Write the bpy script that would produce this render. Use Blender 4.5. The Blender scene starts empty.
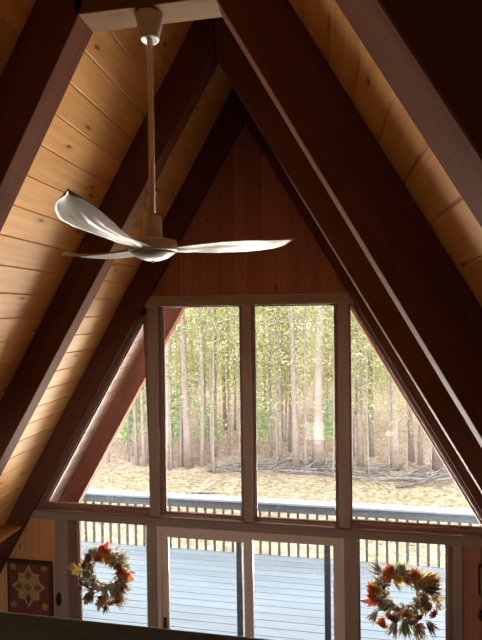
import bpy, math, random
from mathutils import Vector, Matrix
R = random.Random(7)
sc = bpy.context.scene
COL = sc.collection
K = math.sqrt(3.0)
ZIN = 5.708          # height where the inner rafter planes meet
ZDK = ZIN + 0.447    # height where the roof boards meet
T = 0.133            # rafter thickness
Y1, SP = 1.842, 1.22

# ------------------------------------------------------------------ helpers
class MB:
    def __init__(s):
        s.v, s.f, s.w, s.r, s.m = [], [], [], [], []
    def add(s, verts, faces, W=None, r=None, m=0):
        b = len(s.v); r = R.random() if r is None else r
        off = R.random() * 7.0
        for p in verts:
            p = Vector(p); s.v.append(p)
            q = W(p) if W else p
            s.w.append((q[0] + off, q[1], q[2])); s.r.append(r)
        for f in faces:
            s.f.append([b + i for i in f]); s.m.append(m)
        return s
    def box(s, x0, x1, y0, y1, z0, z1, axis=0, r=None, m=0):
        vs = [(x, y, z) for z in (z0, z1) for y in (y0, y1) for x in (x0, x1)]
        fs = [(0, 2, 3, 1), (4, 5, 7, 6), (0, 1, 5, 4), (2, 6, 7, 3), (0, 4, 6, 2), (1, 3, 7, 5)]
        W = (lambda p: (p[axis], p[(axis + 1) % 3], p[(axis + 2) % 3]))
        return s.add(vs, fs, W, r, m)
    def prism(s, poly, y0, y1, along=None, r=None, m=0):
        """polygon in x,z (counter-clockwise seen from -y) extruded along y"""
        n = len(poly)
        a = 0.0
        for i in range(n):
            x0, z0 = poly[i]; x1, z1 = poly[(i + 1) % n]; a += x0 * z1 - x1 * z0
        if a < 0: poly = poly[::-1]
        vs = [(x, y0, z) for x, z in poly] + [(x, y1, z) for x, z in poly]
        fs = [tuple(range(n)), tuple(range(2 * n - 1, n - 1, -1))]
        for i in range(n):
            j = (i + 1) % n
            fs.append((i, i + n, j + n, j))
        W = None
        if along:
            L = math.hypot(*along); ax, az = along[0] / L, along[1] / L
            W = lambda p: (p[0] * ax + p[2] * az, -p[0] * az + p[2] * ax, p[1])
        return s.add(vs, fs, W, r, m)
    def tube(s, pts, rad, n=8, cap=True, r=None, m=0):
        pts = [Vector(p) for p in pts]
        rads = rad if isinstance(rad, (list, tuple)) else [rad] * len(pts)
        vs, fs = [], []
        prev = None
        for i, p in enumerate(pts):
            d = (pts[min(i + 1, len(pts) - 1)] - pts[max(i - 1, 0)])
            if d.length < 1e-9: d = Vector((0, 0, 1))
            d.normalize()
            a = prev if prev is not None else (Vector((0, 0, 1)) if abs(d.z) < .9 else Vector((1, 0, 0)))
            u = (a - d * a.dot(d)).normalized(); w = d.cross(u); prev = u
            for k in range(n):
                t = 2 * math.pi * k / n
                vs.append(p + (u * math.cos(t) + w * math.sin(t)) * rads[i])
        for i in range(len(pts) - 1):
            for k in range(n):
                k2 = (k + 1) % n
                fs.append((i * n + k, i * n + k2, (i + 1) * n + k2, (i + 1) * n + k))
        if cap:
            fs.append(tuple(range(n - 1, -1, -1))); fs.append(tuple((len(pts) - 1) * n + k for k in range(n)))
        return s.add(vs, fs, None, r, m)
    def lathe(s, prof, c=(0, 0, 0), n=32, m=0):
        c = Vector(c); vs, fs = [], []
        for rr, z in prof:
            for k in range(n):
                t = 2 * math.pi * k / n
                vs.append(c + Vector((rr * math.cos(t), rr * math.sin(t), z)))
        for i in range(len(prof) - 1):
            for k in range(n):
                k2 = (k + 1) % n
                fs.append((i * n + k, i * n + k2, (i + 1) * n + k2, (i + 1) * n + k))
        fs.append(tuple(range(n - 1, -1, -1))); fs.append(tuple((len(prof) - 1) * n + k for k in range(n)))
        return s.add(vs, fs, None, None, m)
    def leaf(s, p, d, nrm, L, Wd, fold=.25, bend=.2, m=0, r=None):
        """a pointed, folded, slightly bent leaf"""
        p = Vector(p); d = Vector(d).normalized(); nrm = Vector(nrm)
        sd = d.cross(nrm)
        if sd.length < 1e-4: sd = d.cross(Vector((.3, .5, .8)))
        sd.normalize(); nn = sd.cross(d)
        q = lambda a, b, c: p + d * (L * a) + sd * (Wd * b) + nn * (L * c)
        vs = [q(0, 0, 0), q(.4, .5, fold * .3), q(.42, 0, bend * .2), q(.4, -.5, fold * .3), q(.75, .3, -bend * .2 + fold * .2),
              q(.75, 0, -bend * .1), q(.75, -.3, -bend * .2 + fold * .2), q(1, 0, -bend)]
        fs = [(0, 2, 1), (0, 3, 2), (1, 2, 5, 4), (2, 3, 6, 5), (4, 5, 7), (5, 6, 7)]
        return s.add(vs, fs, None, r, m)
    def build(s, name, mats, parent=None, smooth=False, bevel=0.0, sharp=None):
        me = bpy.data.meshes.new(name)
        o0 = Vector((0, 0, 0))
        if parent is not None:
            q = parent
            while q is not None:
                o0 = o0 + q.location; q = q.parent
        me.from_pydata([tuple(v - o0) for v in s.v], [], s.f)
        for mt in (mats if isinstance(mats, (list, tuple)) else [mats]): me.materials.append(mt)
        if any(s.m): me.polygons.foreach_set('material_index', s.m)
        a = me.attributes.new('wd', 'FLOAT_VECTOR', 'POINT'); a.data.foreach_set('vector', [c for w in s.w for c in w])
        a = me.attributes.new('rnd', 'FLOAT', 'POINT'); a.data.foreach_set('value', s.r)
        if smooth: me.polygons.foreach_set('use_smooth', [True] * len(me.polygons))
        me.update()
        o = bpy.data.objects.new(name, me); COL.objects.link(o)
        if parent is not None: o.parent = parent
        if bevel:
            b = o.modifiers.new('bevel', 'BEVEL'); b.width = bevel; b.segments = 2; b.limit_method = 'ANGLE'
            b.use_clamp_overlap = True
        return o

def tag(o, label, cat, group=None, kind=None):
    o['label'] = label; o['category'] = cat
    if group: o['group'] = group
    if kind: o['kind'] = kind
    return o
def thing(name, loc, label, cat, group=None):
    o = bpy.data.objects.new(name, None); COL.objects.link(o); o.location = loc; o.empty_display_size = .1
    return tag(o, label, cat, group)
def struct(o):
    o['kind'] = 'structure'; return o
def holder(name, loc=(0, 0, 0)):
    o = bpy.data.objects.new(name, None); COL.objects.link(o); o.location = loc; o['kind'] = 'structure'; return o
def copy_tree(o, parent=None):
    c = o.copy(); COL.objects.link(c); c.parent = parent
    for ch in list(o.children): copy_tree(ch, c)
    return c

# ------------------------------------------------------------------ materials
def newmat(name):
    m = bpy.data.materials.new(name); m.use_nodes = True
    nt = m.node_tree; b = nt.nodes['Principled BSDF']
    return m, nt, b
def N(nt, t, **kw):
    n = nt.nodes.new(t)
    for k, v in kw.items(): setattr(n, k, v)
    return n
def mth(nt, op, a, b=None, clamp=False):
    n = N(nt, 'ShaderNodeMath', operation=op); n.use_clamp = clamp
    for i, x in enumerate((a, b)):
        if x is None: continue
        if isinstance(x, (int, float)): n.inputs[i].default_value = x
        else: nt.links.new(x, n.inputs[i])
    return n.outputs[0]
def mixc(nt, f, a, b, mode='MIX'):
    n = N(nt, 'ShaderNodeMix', data_type='RGBA', blend_type=mode)
    for i, x in ((0, f), (6, a), (7, b)):
        if isinstance(x, (int, float)): n.inputs[i].default_value = x
        elif isinstance(x, tuple): n.inputs[i].default_value = (*x, 1)
        else: nt.links.new(x, n.inputs[i])
    return n.outputs[2]
def attr(nt, name):
    return N(nt, 'ShaderNodeAttribute', attribute_name=name)
def scaled(nt, v, sx, sy, sz):
    n = N(nt, 'ShaderNodeVectorMath', operation='MULTIPLY'); nt.links.new(v, n.inputs[0]); n.inputs[1].default_value = (sx, sy, sz)
    return n.outputs[0]
def noise(nt, v, scale, detail=4, rough=.55):
    n = N(nt, 'ShaderNodeTexNoise'); n.inputs['Scale'].default_value = scale; n.inputs['Detail'].default_value = detail
    n.inputs['Roughness'].default_value = rough
    if v is not None: nt.links.new(v, n.inputs['Vector'])
    return n.outputs[0]
def ramp(nt, f, lo, hi):
    n = N(nt, 'ShaderNodeMapRange'); nt.links.new(f, n.inputs[0]); n.inputs[1].default_value = lo; n.inputs[2].default_value = hi
    return n.outputs[0]

def wood(name, light, dark, rough=.45, spec=.4, knots=0.0, ks=1.0, var=.25, knotcol=(.10, .04, .015), bump=.15, coat=0.0):
    m, nt, b = newmat(name)
    w = attr(nt, 'wd').outputs['Vector']; rn = attr(nt, 'rnd').outputs['Fac']
    # shift each board's grain
    cb = N(nt, 'ShaderNodeCombineXYZ'); nt.links.new(mth(nt, 'MULTIPLY', rn, 37.0), cb.inputs[1]); nt.links.new(mth(nt, 'MULTIPLY', rn, 11.0), cb.inputs[2])
    va = N(nt, 'ShaderNodeVectorMath', operation='ADD'); nt.links.new(w, va.inputs[0]); nt.links.new(cb.outputs[0], va.inputs[1])
    wv = va.outputs[0]
    warp = noise(nt, scaled(nt, wv, 1.5, 5, 5), 1.0, 2)
    g = noise(nt, scaled(nt, wv, 2.0, 32, 32), 1.0, 5, .65)
    g2 = noise(nt, scaled(nt, wv, .9, 9, 9), 1.0, 3)
    gg = mth(nt, 'ADD', mth(nt, 'MULTIPLY', g, .6), mth(nt, 'MULTIPLY', g2, .5))
    f = ramp(nt, mth(nt, 'ADD', gg, mth(nt, 'MULTIPLY', warp, .15)), .40, .82)
    c = mixc(nt, f, dark, light)
    vv = mth(nt, 'ADD', mth(nt, 'MULTIPLY', rn, var * 2), 1 - var)
    vc = N(nt, 'ShaderNodeCombineColor')
    for i in range(3): nt.links.new(vv, vc.inputs[i])
    c = mixc(nt, 1.0, c, vc.outputs[0], 'MULTIPLY')
    if knots:
        vo = N(nt, 'ShaderNodeTexVoronoi', voronoi_dimensions='2D'); vo.inputs['Scale'].default_value = 1.0
        kd = noise(nt, scaled(nt, wv, 20, 30, 30), 1.0, 2)
        nt.links.new(scaled(nt, wv, 2.6, 6.5, 0.001), vo.inputs['Vector'])
        d = mth(nt, 'ADD', vo.outputs['Distance'], mth(nt, 'MULTIPLY', mth(nt, 'SUBTRACT', kd, .5), .10))
        sep = N(nt, 'ShaderNodeSeparateColor'); nt.links.new(vo.outputs['Color'], sep.inputs[0])
        on = mth(nt, 'GREATER_THAN', sep.outputs[0], 1 - knots)
        k1 = mth(nt, 'MULTIPLY', mth(nt, 'SUBTRACT', 1.0, ramp(nt, d, .04 * ks, .13 * ks), True), on)
        k2 = mth(nt, 'MULTIPLY', mth(nt, 'MULTIPLY', mth(nt, 'SUBTRACT', 1.0, ramp(nt, d, .10 * ks, .30 * ks), True), on), .35)
        c = mixc(nt, k2, c, dark); c = mixc(nt, mth(nt, 'MULTIPLY', k1, .85), c, knotcol)
    nt.links.new(c, b.inputs['Base Color'])
    b.inputs['Roughness'].default_value = rough; b.inputs['Specular IOR Level'].default_value = spec
    if coat:
        b.inputs['Coat Weight'].default_value = coat; b.inputs['Coat Roughness'].default_value = .25
    bp = N(nt, 'ShaderNodeBump'); bp.inputs['Strength'].default_value = bump; bp.inputs['Distance'].default_value = .004
    nt.links.new(g, bp.inputs['Height']); nt.links.new(bp.outputs[0], b.inputs['Normal'])
    return m
def plain(name, col, rough=.5, spec=.5, metal=0.0, vary=0.0, vscale=8.0, var_rnd=0.0):
    m, nt, b = newmat(name)
    b.inputs['Roughness'].default_value = rough; b.inputs['Specular IOR Level'].default_value = spec; b.inputs['Metallic'].default_value = metal
    tc = N(nt, 'ShaderNodeTexCoord').outputs['Object']
    f = noise(nt, tc, vscale, 4)
    lo = tuple(x * (1 - vary) for x in col); hi = tuple(min(1, x * (1 + vary)) for x in col)
    c = mixc(nt, ramp(nt, f, .3, .7), lo, hi)
    if var_rnd:
        rn = attr(nt, 'rnd').outputs['Fac']
        vv = mth(nt, 'ADD', mth(nt, 'MULTIPLY', rn, var_rnd * 2), 1 - var_rnd)
        vc = N(nt, 'ShaderNodeCombineColor')
        for i in range(3): nt.links.new(vv, vc.inputs[i])
        c = mixc(nt, 1.0, c, vc.outputs[0], 'MULTIPLY')
    nt.links.new(c, b.inputs['Base Color'])
    return m
def leafmat(name, c0, c1, trans=.35, rough=.6):
    m, nt, b = newmat(name)
    rn = attr(nt, 'rnd').outputs['Fac']
    c = mixc(nt, rn, c0, c1)
    nt.links.new(c, b.inputs['Base Color']); b.inputs['Roughness'].default_value = rough; b.inputs['Specular IOR Level'].default_value = .2
    tr = N(nt, 'ShaderNodeBsdfTranslucent'); nt.links.new(c, tr.inputs['Color'])
    mx = N(nt, 'ShaderNodeMixShader'); mx.inputs[0].default_value = trans
    nt.links.new(b.outputs[0], mx.inputs[1]); nt.links.new(tr.outputs[0], mx.inputs[2])
    nt.links.new(mx.outputs[0], nt.nodes['Material Output'].inputs['Surface'])
    return m
def glassmat(name):
    m, nt, b = newmat(name); nt.nodes.remove(b)
    t = N(nt, 'ShaderNodeBsdfTransparent'); t.inputs[0].default_value = (.985, .99, .985, 1)
    g = N(nt, 'ShaderNodeBsdfGlossy'); g.inputs['Roughness'].default_value = .0
    fr = N(nt, 'ShaderNodeFresnel'); fr.inputs['IOR'].default_value = 1.45
    mx = N(nt, 'ShaderNodeMixShader'); nt.links.new(fr.outputs[0], mx.inputs[0]); nt.links.new(t.outputs[0], mx.inputs[1]); nt.links.new(g.outputs[0], mx.inputs[2])
    nt.links.new(mx.outputs[0], nt.nodes['Material Output'].inputs['Surface'])
    return m
def glow(name, col, s):
    m, nt, b = newmat(name); nt.nodes.remove(b)
    e = N(nt, 'ShaderNodeEmission'); e.inputs[0].default_value = (*col, 1); e.inputs[1].default_value = s
    nt.links.new(e.outputs[0], nt.nodes['Material Output'].inputs['Surface']); return m

PINE = wood('pine_boards', (.76, .44, .175), (.54, .275, .09), rough=.5, spec=.15, knots=.34, ks=.8, var=.10)
PINEW = wood('pine_wall_boards', (.78, .42, .185), (.56, .27, .105), rough=.45, knots=.25, ks=.7, var=.16)
STAIN = wood('stained_rafter', (.155, .068, .045), (.085, .036, .025), rough=.65, spec=.015, knots=.08, ks=.6, var=.10, knotcol=(.05, .02, .012))
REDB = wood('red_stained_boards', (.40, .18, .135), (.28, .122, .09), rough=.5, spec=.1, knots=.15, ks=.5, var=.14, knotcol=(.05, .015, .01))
BEAMP = wood('pale_beam', (.155, .085, .043), (.105, .055, .027), rough=.6, spec=.05, knots=.15, var=.05)
TRIM = wood('window_trim', (.36, .285, .26), (.26, .20, .18), rough=.55, spec=.08, var=.08)
SASH = wood('window_sash', (.27, .165, .135), (.19, .11, .09), rough=.55, spec=.08, var=.06)
DOORW = wood('patio_door_paint', (.72, .60, .54), (.60, .49, .43), rough=.4, var=.04)
SOFF = wood('soffit_boards', (.21, .125, .10), (.16, .09, .07), rough=.55, var=.12)
FLOORW = wood('oak_floor', (.075, .05, .035), (.05, .033, .022), rough=.3, var=.15)
SCREEN = plain('dark_screen_frame', (.03, .033, .042), .5)
GLASS = glassmat('window_glass')
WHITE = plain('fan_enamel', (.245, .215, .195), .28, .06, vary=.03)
FANW = plain('fan_motor_paint', (.42, .36, .33), .35, .3, vary=.03)
ROD = plain('fan_rod_paint', (.55, .42, .34), .3, .5, vary=.03)
LENS = plain('frosted_lens', (.34, .31, .285), .35, .1)
RAILM = plain('loft_rail_paint', (.075, .11, .165), .7, .15, vary=.2, vscale=20)
DECK = wood('grey_deck_paint', (.20, .228, .256), (.15, .175, .198), rough=.38, spec=.5, var=.07)
RAILG = wood('weathered_rail', (.15, .153, .165), (.105, .108, .118), rough=.6, var=.10)
CAPG = wood('weathered_rail_cap', (.30, .315, .33), (.24, .255, .27), rough=.5, var=.06)
BALU = wood('weathered_baluster', (.13, .115, .10), (.085, .075, .068), rough=.7, var=.15)
BARK = wood('grey_bark', (.40, .325, .28), (.25, .20, .175), rough=.9, spec=.1, var=.15, bump=.6)
BARKF = wood('thin_grey_bark', (.38, .33, .295), (.27, .23, .205), rough=.9, spec=.1, var=.2)
LEAFY = leafmat('yellow_green_leaves', (.43, .45, .17), (.61, .60, .31))
LEAFG = leafmat('fresh_green_leaves', (.36, .48, .22), (.56, .64, .38))
LEAFO = leafmat('olive_needles', (.36, .37, .15), (.52, .51, .26))
TWIG = plain('grey_twigs', (.19, .165, .145), .9, .1, vary=.3, var_rnd=.3)

def groundmat():
    m, nt, b = newmat('leaf_litter_ground')
    tc = N(nt, 'ShaderNodeTexCoord').outputs['Object']
    vo = N(nt, 'ShaderNodeTexVoronoi'); vo.inputs['Scale'].default_value = 9.0; nt.links.new(tc, vo.inputs['Vector'])
    sp = N(nt, 'ShaderNodeSeparateColor'); nt.links.new(vo.outputs['Color'], sp.inputs[0])
    n1 = noise(nt, tc, .45, 4); n2 = noise(nt, tc, 14, 4)
    straw = mixc(nt, sp.outputs[0], (.22, .16, .095), (.40, .32, .22))
    brown = mixc(nt, sp.outputs[1], (.29, .20, .155), (.50, .36, .29))
    xyz = N(nt, 'ShaderNodeSeparateXYZ'); nt.links.new(tc, xyz.inputs[0])
    # the open yard is straw-coloured, the woods' floor beyond it is brown
    f = ramp(nt, mth(nt, 'ADD', xyz.outputs[1], mth(nt, 'MULTIPLY', mth(nt, 'SUBTRACT', n1, .5), 3.0)), 14.2, 15.4)
    c = mixc(nt, f, straw, brown)
    c = mixc(nt, mth(nt, 'MULTIPLY', ramp(nt, n2, .55, .8), .5), c, (.10, .075, .05))
    nt.links.new(c, b.inputs['Base Color']); b.inputs['Roughness'].default_value = .95; b.inputs['Specular IOR Level'].default_value = .1
    bp = N(nt, 'ShaderNodeBump'); bp.inputs['Strength'].default_value = .5; bp.inputs['Distance'].default_value = .05
    nt.links.new(vo.outputs['Distance'], bp.inputs['Height']); nt.links.new(bp.outputs[0], b.inputs['Normal'])
    return m

# ------------------------------------------------------------------ roof boards (ceiling), rafters
def ceiling(sd, name, s0, pitch, ya=-2.7, yb=4.36, mat=None):
    mb = MB()
    ux, uz = sd * .5, -K / 2           # down the slope
    nx, nz = -sd * K / 2, -.5          # inward normal
    s = s0 - math.ceil(s0 / pitch) * pitch
    while s < 7.2:
        a, b = max(s, -.02), s + pitch
        if b > 0.02:
            ch, th = .007, .03
            prof = [(a, -th), (b, -th), (b, -ch), (b - ch, 0), (a + ch, 0), (a, -ch)]
            vs = []
            for y in (ya, yb):
                for q, h in prof:
                    vs.append((q * ux + h * nx, y, ZDK + q * uz + h * nz))
            fs = [(i, (i + 1) % 6, (i + 1) % 6 + 6, i + 6) for i in range(6)] + [(5, 4, 3, 2, 1, 0), (6, 7, 8, 9, 10, 11)]
            if sd > 0: fs = [f[::-1] for f in fs]
            mb.add(vs, fs, lambda p: (p[1], p[0] * ux + (p[2] - ZDK) * uz, 0.0))
        s += pitch
    return struct(mb.build(name, mat or PINE))
ceiling(-1, 'ceiling_left', .1085, .1705)
ceiling(1, 'ceiling_right', .165, .178)
ceiling(-1, 'ceiling_soffit', .1085, .1705, 4.36, 5.62, SOFF)
ceiling(1, 'ceiling_soffit', .165, .178, 4.36, 5.62, SOFF)
def shell(sd):                           # the roof's outer covering
    mb = MB(); mb.prism([(0, ZDK + .07), (0, ZDK + .15), (sd * 3.75, ZDK + .15 - K * 3.75), (sd * 3.75, ZDK + .07 - K * 3.75)], -2.7, 5.62)
    o = mb.build('ceiling_roof_cover', plain('roof_shingles', (.07, .065, .06), .9)); return struct(o)
shell(-1); shell(1)

def rafter(sd, x3, x5, y0, label, t=T):
    k = (x3 - x5) / 2.0                  # horizontal run per metre of fall
    xi = lambda z: x5 + k * (5 - z)      # distance from the ridge of the inner edge
    zi = 5 + x5 / k
    zo = ZDK - .003
    ko = 1 / K
    gap = .004
    poly = [(sd * gap, zi - gap / k), (sd * xi(0.02), 0.02), (sd * (zo - .02) * ko, 0.02), (sd * gap, zo - gap * K)]
    mb = MB(); mb.prism(poly, y0, y0 + t, along=(sd * k, -1.0))
    o = mb.build('rafter', STAIN, bevel=.006)
    return tag(o, label, 'rafter', 'sloping roof rafters')
idl = ((ZIN - 3) / K, (ZIN - 5) / K)
rafter(1, 1.56, .395, Y1 - SP, 'broad dark rafter above the loft railing, nearest one on the picture side')
rafter(-1, *idl, Y1 - SP, 'dark rafter over the loft railing on the plaque side, mostly out of sight')
rafter(-1, 1.521, .4225, Y1, 'dark red rafter meeting the pale crossbeam at its plaque-side end')
rafter(1, 1.539, .408, Y1, 'dark rafter with a thin pale lit edge running down from the crossbeam end')
rafter(-1, 1.5875, .4075, Y1 + SP, 'dark rafter with a pinkish lit edge passing behind the fan blades')
rafter(1, 1.554, .395, Y1 + SP, 'dark rafter with a narrow pink edge, between gable wall and crossbeam rafter')
rafter(-1, 1.591, .407, 4.193, 'dark rafter against the gable wall above the plaque', .056)
rafter(1, *idl, 4.193, 'dark rafter against the gable wall above the framed picture', .056)
rafter(-1, *idl, 5.40, 'outdoor fly rafter under the roof overhang seen past the plaque-side triangle window')
rafter(1, *idl, 5.40, 'outdoor fly rafter under the roof overhang beyond the picture-side triangle window')

mb = MB(); mb.box(-.315, .30, Y1, Y1 + T, 5.232, 5.36, axis=0)
tag(mb.build('collar_beam', BEAMP, bevel=.004), 'pale pine crossbeam joining two rafters above the fan', 'beam')

# ------------------------------------------------------------------ gable wall
def bd(x0, x1, zt, zb, y0=4.25, y1=4.30): pass
wall = holder('wall_front')
def boards(x0, x1, w, zb, ztop, mat, name, y0, y1, phase=0.0):
    """vertical tongue-and-groove boards clipped by the roof slope"""
    mb = MB(); x = x0
    first = True
    while x < x1 - 1e-6:
        b = min(x1, x + (phase if (first and phase) else w)); first = False
        g = .0018
        a_, b_ = x + g, b - g
        ta = min(ztop, ZDK - .03 - K * abs(a_)); tb = min(ztop, ZDK - .03 - K * abs(b_))
        if a_ < 0 < b_: poly = [(a_, zb), (b_, zb), (b_, tb), (0, min(ztop, ZDK - .03)), (a_, ta)]
        else: poly = [(a_, zb), (b_, zb), (b_, max(tb, zb + .001)), (a_, max(ta, zb + .001))]
        mb.prism(poly, y0, y1, along=(0, 1))
        x = b
    mb2 = MB()
    o = mb.build(name, mat, wall)
    return o
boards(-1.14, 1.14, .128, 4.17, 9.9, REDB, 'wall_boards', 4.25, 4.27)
boards(-3.2, -1.90, .166, 0.0, 2.06, PINEW, 'wall_boards', 4.25, 4.27, phase=.134)
boards(1.788, 3.2, .15, 0.0, 2.06, wood('brown_wall_boards', (.40, .20, .125), (.28, .13, .08), knots=.2), 'wall_boards', 4.25, 4.27)
mb = MB()                                  # sheathing behind the boards, seen from outside
mb.prism([(-1.17, 4.12), (1.17, 4.12), (0, ZDK - .03)], 4.27, 4.36)
for sd in (-1, 1):
    e = 1.80
    mb.prism([(sd * e, 0), (sd * 3.5, 0), (sd * (ZDK - .03 - 2.06) / K, 2.06), (sd * e, 2.06)], 4.27, 4.36)
    mb.prism([(sd * (ZIN + .02 - 2.0) / K, 2.0), (sd * (ZDK - .02 - 2.0) / K, 2.0), (sd * (ZDK - .02 - 4.3) / K, 4.3), (sd * (ZIN + .02 - 4.3) / K, 4.3)], 4.31, 4.36)
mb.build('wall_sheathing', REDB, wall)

def trim(n, x0, x1, y0, y1, z0, z1, axis, mat=TRIM, bev=.004):
    mb = MB(); mb.box(x0, x1, y0, y1, z0, z1, axis)
    return struct(mb.build('trim_%d' % n, mat, bevel=bev))
trim(1, -.955, .935, 4.215, 4.36, 4.078, 4.176, 0)                 # head beam
trim(2, -.930, -.834, 4.225, 4.36, 2.14, 4.08, 2)                  # mullions
trim(3, -.045, .035, 4.225, 4.36, 2.14, 4.08, 2)
trim(4, .792, .885, 4.225, 4.36, 2.14, 4.08, 2)
trim(5, -2.17, 2.13, 4.215, 4.37, 2.056, 2.132, 0)                 # sill beam
trim(6, -.968, -.872, 4.22, 4.36, 0, 2.057, 2)                     # lower posts
trim(7, .828, .945, 4.22, 4.36, 0, 2.057, 2)
trim(8, -1.90, -1.765, 4.23, 4.36, 0, 2.057, 2)
trim(9, 1.722, 1.79, 4.23, 4.36, 0, 2.057, 2)
trim(10, -1.765, -.968, 4.24, 4.36, .25, .45, 0)
trim(11, .945, 1.722, 4.24, 4.36, .25, .45, 0)

def window(n, x0, x1, z0, z1, fl, fr, fb, ft, sill=True, mat=SASH):
    """fixed light: sash bars, a sloping stool at the bottom, one pane"""
    w = holder('window_%d' % n, (x0, 4.3, z0))
    mb = MB()
    mb.box(x0, x0 + fl, 4.262, 4.345, z0, z1, 2); mb.box(x1 - fr, x1, 4.262, 4.345, z0, z1, 2)
    mb.box(x0 + fl, x1 - fr, 4.262, 4.345, z0, z0 + fb, 0); mb.box(x0 + fl, x1 - fr, 4.262, 4.345, z1 - ft, z1, 0)
    g = .012                              # glazing bead
    mb.box(x0 + fl, x0 + fl + g, 4.285, 4.312, z0 + fb, z1 - ft, 2); mb.box(x1 - fr - g, x1 - fr, 4.285, 4.312, z0 + fb, z1 - ft, 2)
    mb.box(x0 + fl, x1 - fr, 4.285, 4.312, z0 + fb, z0 + fb + g, 0)
    mb.build('window_frame', mat, w, bevel=.003)
    if sill:
        mb = MB(); mb.box(x0, x1, 4.205, 4.262, z0, z0 + .013, 0)
        mb.build('window_sill', SASH, w, bevel=.004)
    mb = MB(); mb.box(x0 + fl - .004, x1 - fr + .004, 4.316, 4.322, z0 + fb - .004, z1 - ft + .004)
    mb.build('pane', GLASS, w)
    return w
window(2, -.834, -.045, 2.132, 4.078, .032, .022, .020, .012)
window(3, .035, .792, 2.132, 4.078, .019, .019, .020, .014)
window(5, -1.765, -.968, .45, 2.056, .085, .008, .05, .012, False)
window(6, .945, 1.722, .45, 2.056, .008, .042, .05, .014, False)

def triwindow(n, sd, xa):
    """triangular light under the rafter; xa = distance of its upright side"""
    w = holder('window_%d' % n, (sd * xa, 4.3, 2.132))
    def tri(d, dt, db, dv):
        c = ZIN - .02 - d * 2             # hypotenuse plane moved inward
        zb = 2.132 + db; x0 = xa + dv; zt = 4.078 - dt
        pts = [(sd * x0, zb), (sd * (c - zb) / K, zb)]
        xt = (c - zt) / K
        if xt > x0: pts += [(sd * xt, zt), (sd * x0, zt)]
        else: pts += [(sd * x0, c - K * x0)]
        return pts
    def ring(mb, A, B, y0, y1):
        n = len(A)
        for i in range(n):
            j = (i + 1) % n
            al = (A[j][0] - A[i][0], A[j][1] - A[i][1])
            mb.prism([A[i], A[j], B[j], B[i]], y0, y1, along=al)
    A, B, C = tri(-.05, 0, 0, 0), tri(.012, .008, .045, .012), tri(.024, .016, .058, .02)
    if len(B) != len(A): A = A[:len(B)]
    mb = MB(); ring(mb, A, B, 4.262, 4.345)
    if len(C) == len(B): ring(mb, B, C, 4.285, 4.312)
    mb.build('window_frame', SASH, w, bevel=.003)
    mb = MB(); xb = (ZIN - 2.132) / K + .02
    mb.box(min(sd * xa, sd * xb), max(sd * xa, sd * xb), 4.205, 4.262, 2.132, 2.145, 0)
    mb.build('window_sill', SASH, w, bevel=.004)
    mb = MB(); mb.prism(tri(.008, .004, .04, .008), 4.316, 4.322); mb.build('pane', GLASS, w)
triwindow(1, -1, .930)
triwindow(4, 1, .885)

# sliding patio door
door = holder('door_1', (-.02, 4.3, 0))
mb = MB()
mb.box(-.872, -.825, 4.228, 4.40, 0, 2.055, 2); mb.box(.785, .828, 4.228, 4.40, 0, 2.055, 2)
mb.box(-.825, .785, 4.228, 4.40, 2.0, 2.055, 0); mb.box(-.825, .785, 4.24, 4.40, 0, .04, 0)
mb.build('door_frame', DOORW, door, bevel=.004)
def dpanel(x0, x1, y, l, r):
    p = MB()
    p.box(x0, x0 + l, y, y + .04, .04, 2.0, 2); p.box(x1 - r, x1, y, y + .04, .04, 2.0, 2)
    p.box(x0 + l, x1 - r, y, y + .04, 1.945, 2.0, 0); p.box(x0 + l, x1 - r, y, y + .04, .04, .14, 0)
    o = p.build('door_panel', DOORW, door, bevel=.003)
    g = MB(); g.box(x0 + l - .004, x1 - r + .004, y + .018, y + .024, .136, 1.949); g.build('pane', GLASS, o)
    return o
pa = dpanel(-.825, .024, 4.245, .06, .08)
pb = dpanel(-.06, .785, 4.295, .08, .05)
h = MB(); h.box(-.815, -.785, 4.232, 4.247, 1.02, 1.20, 2); h.tube([(-.80, 4.232, 1.04), (-.80, 4.205, 1.06), (-.80, 4.20, 1.11), (-.80, 4.205, 1.16), (-.80, 4.232, 1.18)], .008)
hh = h.build('door_handle', SCREEN, pa); hh['label'] = 'dark pull handle'
s_ = MB()                                  # sliding insect-screen frame on the outer track
s_.box(-.155, -.100, 4.40, 4.425, .03, 2.03, 2); s_.box(.655, .712, 4.40, 4.425, .03, 2.03, 2)
s_.box(-.100, .655, 4.40, 4.425, 1.985, 2.03, 0); s_.box(-.100, .655, 4.40, 4.425, .03, .09, 0)
ss = s_.build('screen_frame', SCREEN, door, bevel=.003); ss['label'] = 'dark narrow frame of the outer sliding screen'

# ledges between the rafters at the eaves
def ledge(n, sd, x, z, y0, y1):
    mb = MB(); mb.box(min(sd * x, sd * (x + .24)), max(sd * x, sd * (x + .24)), y0, y1, z - .03, z, 1); o = struct(mb.build('trim_%d' % n, PINEW, bevel=.006))
    a, b = ZIN + .05, ZIN + .10; zt = z - .031
    mb = MB(); mb.prism([(sd * (a - zt) / K, zt), (sd * (b - zt) / K, zt), (sd * (b - .02) / K, .02), (sd * (a - .02) / K, .02)], y0, y1, along=(-sd * .5, -1))
    struct(mb.build('trim_%d' % (n + 1), STAIN))
ledge(12, -1, 2.225, 1.985, Y1 + SP + T + .004, 4.189)
ledge(14, 1, 2.225, 1.985, Y1 + SP + T + .004, 4.189)

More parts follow.
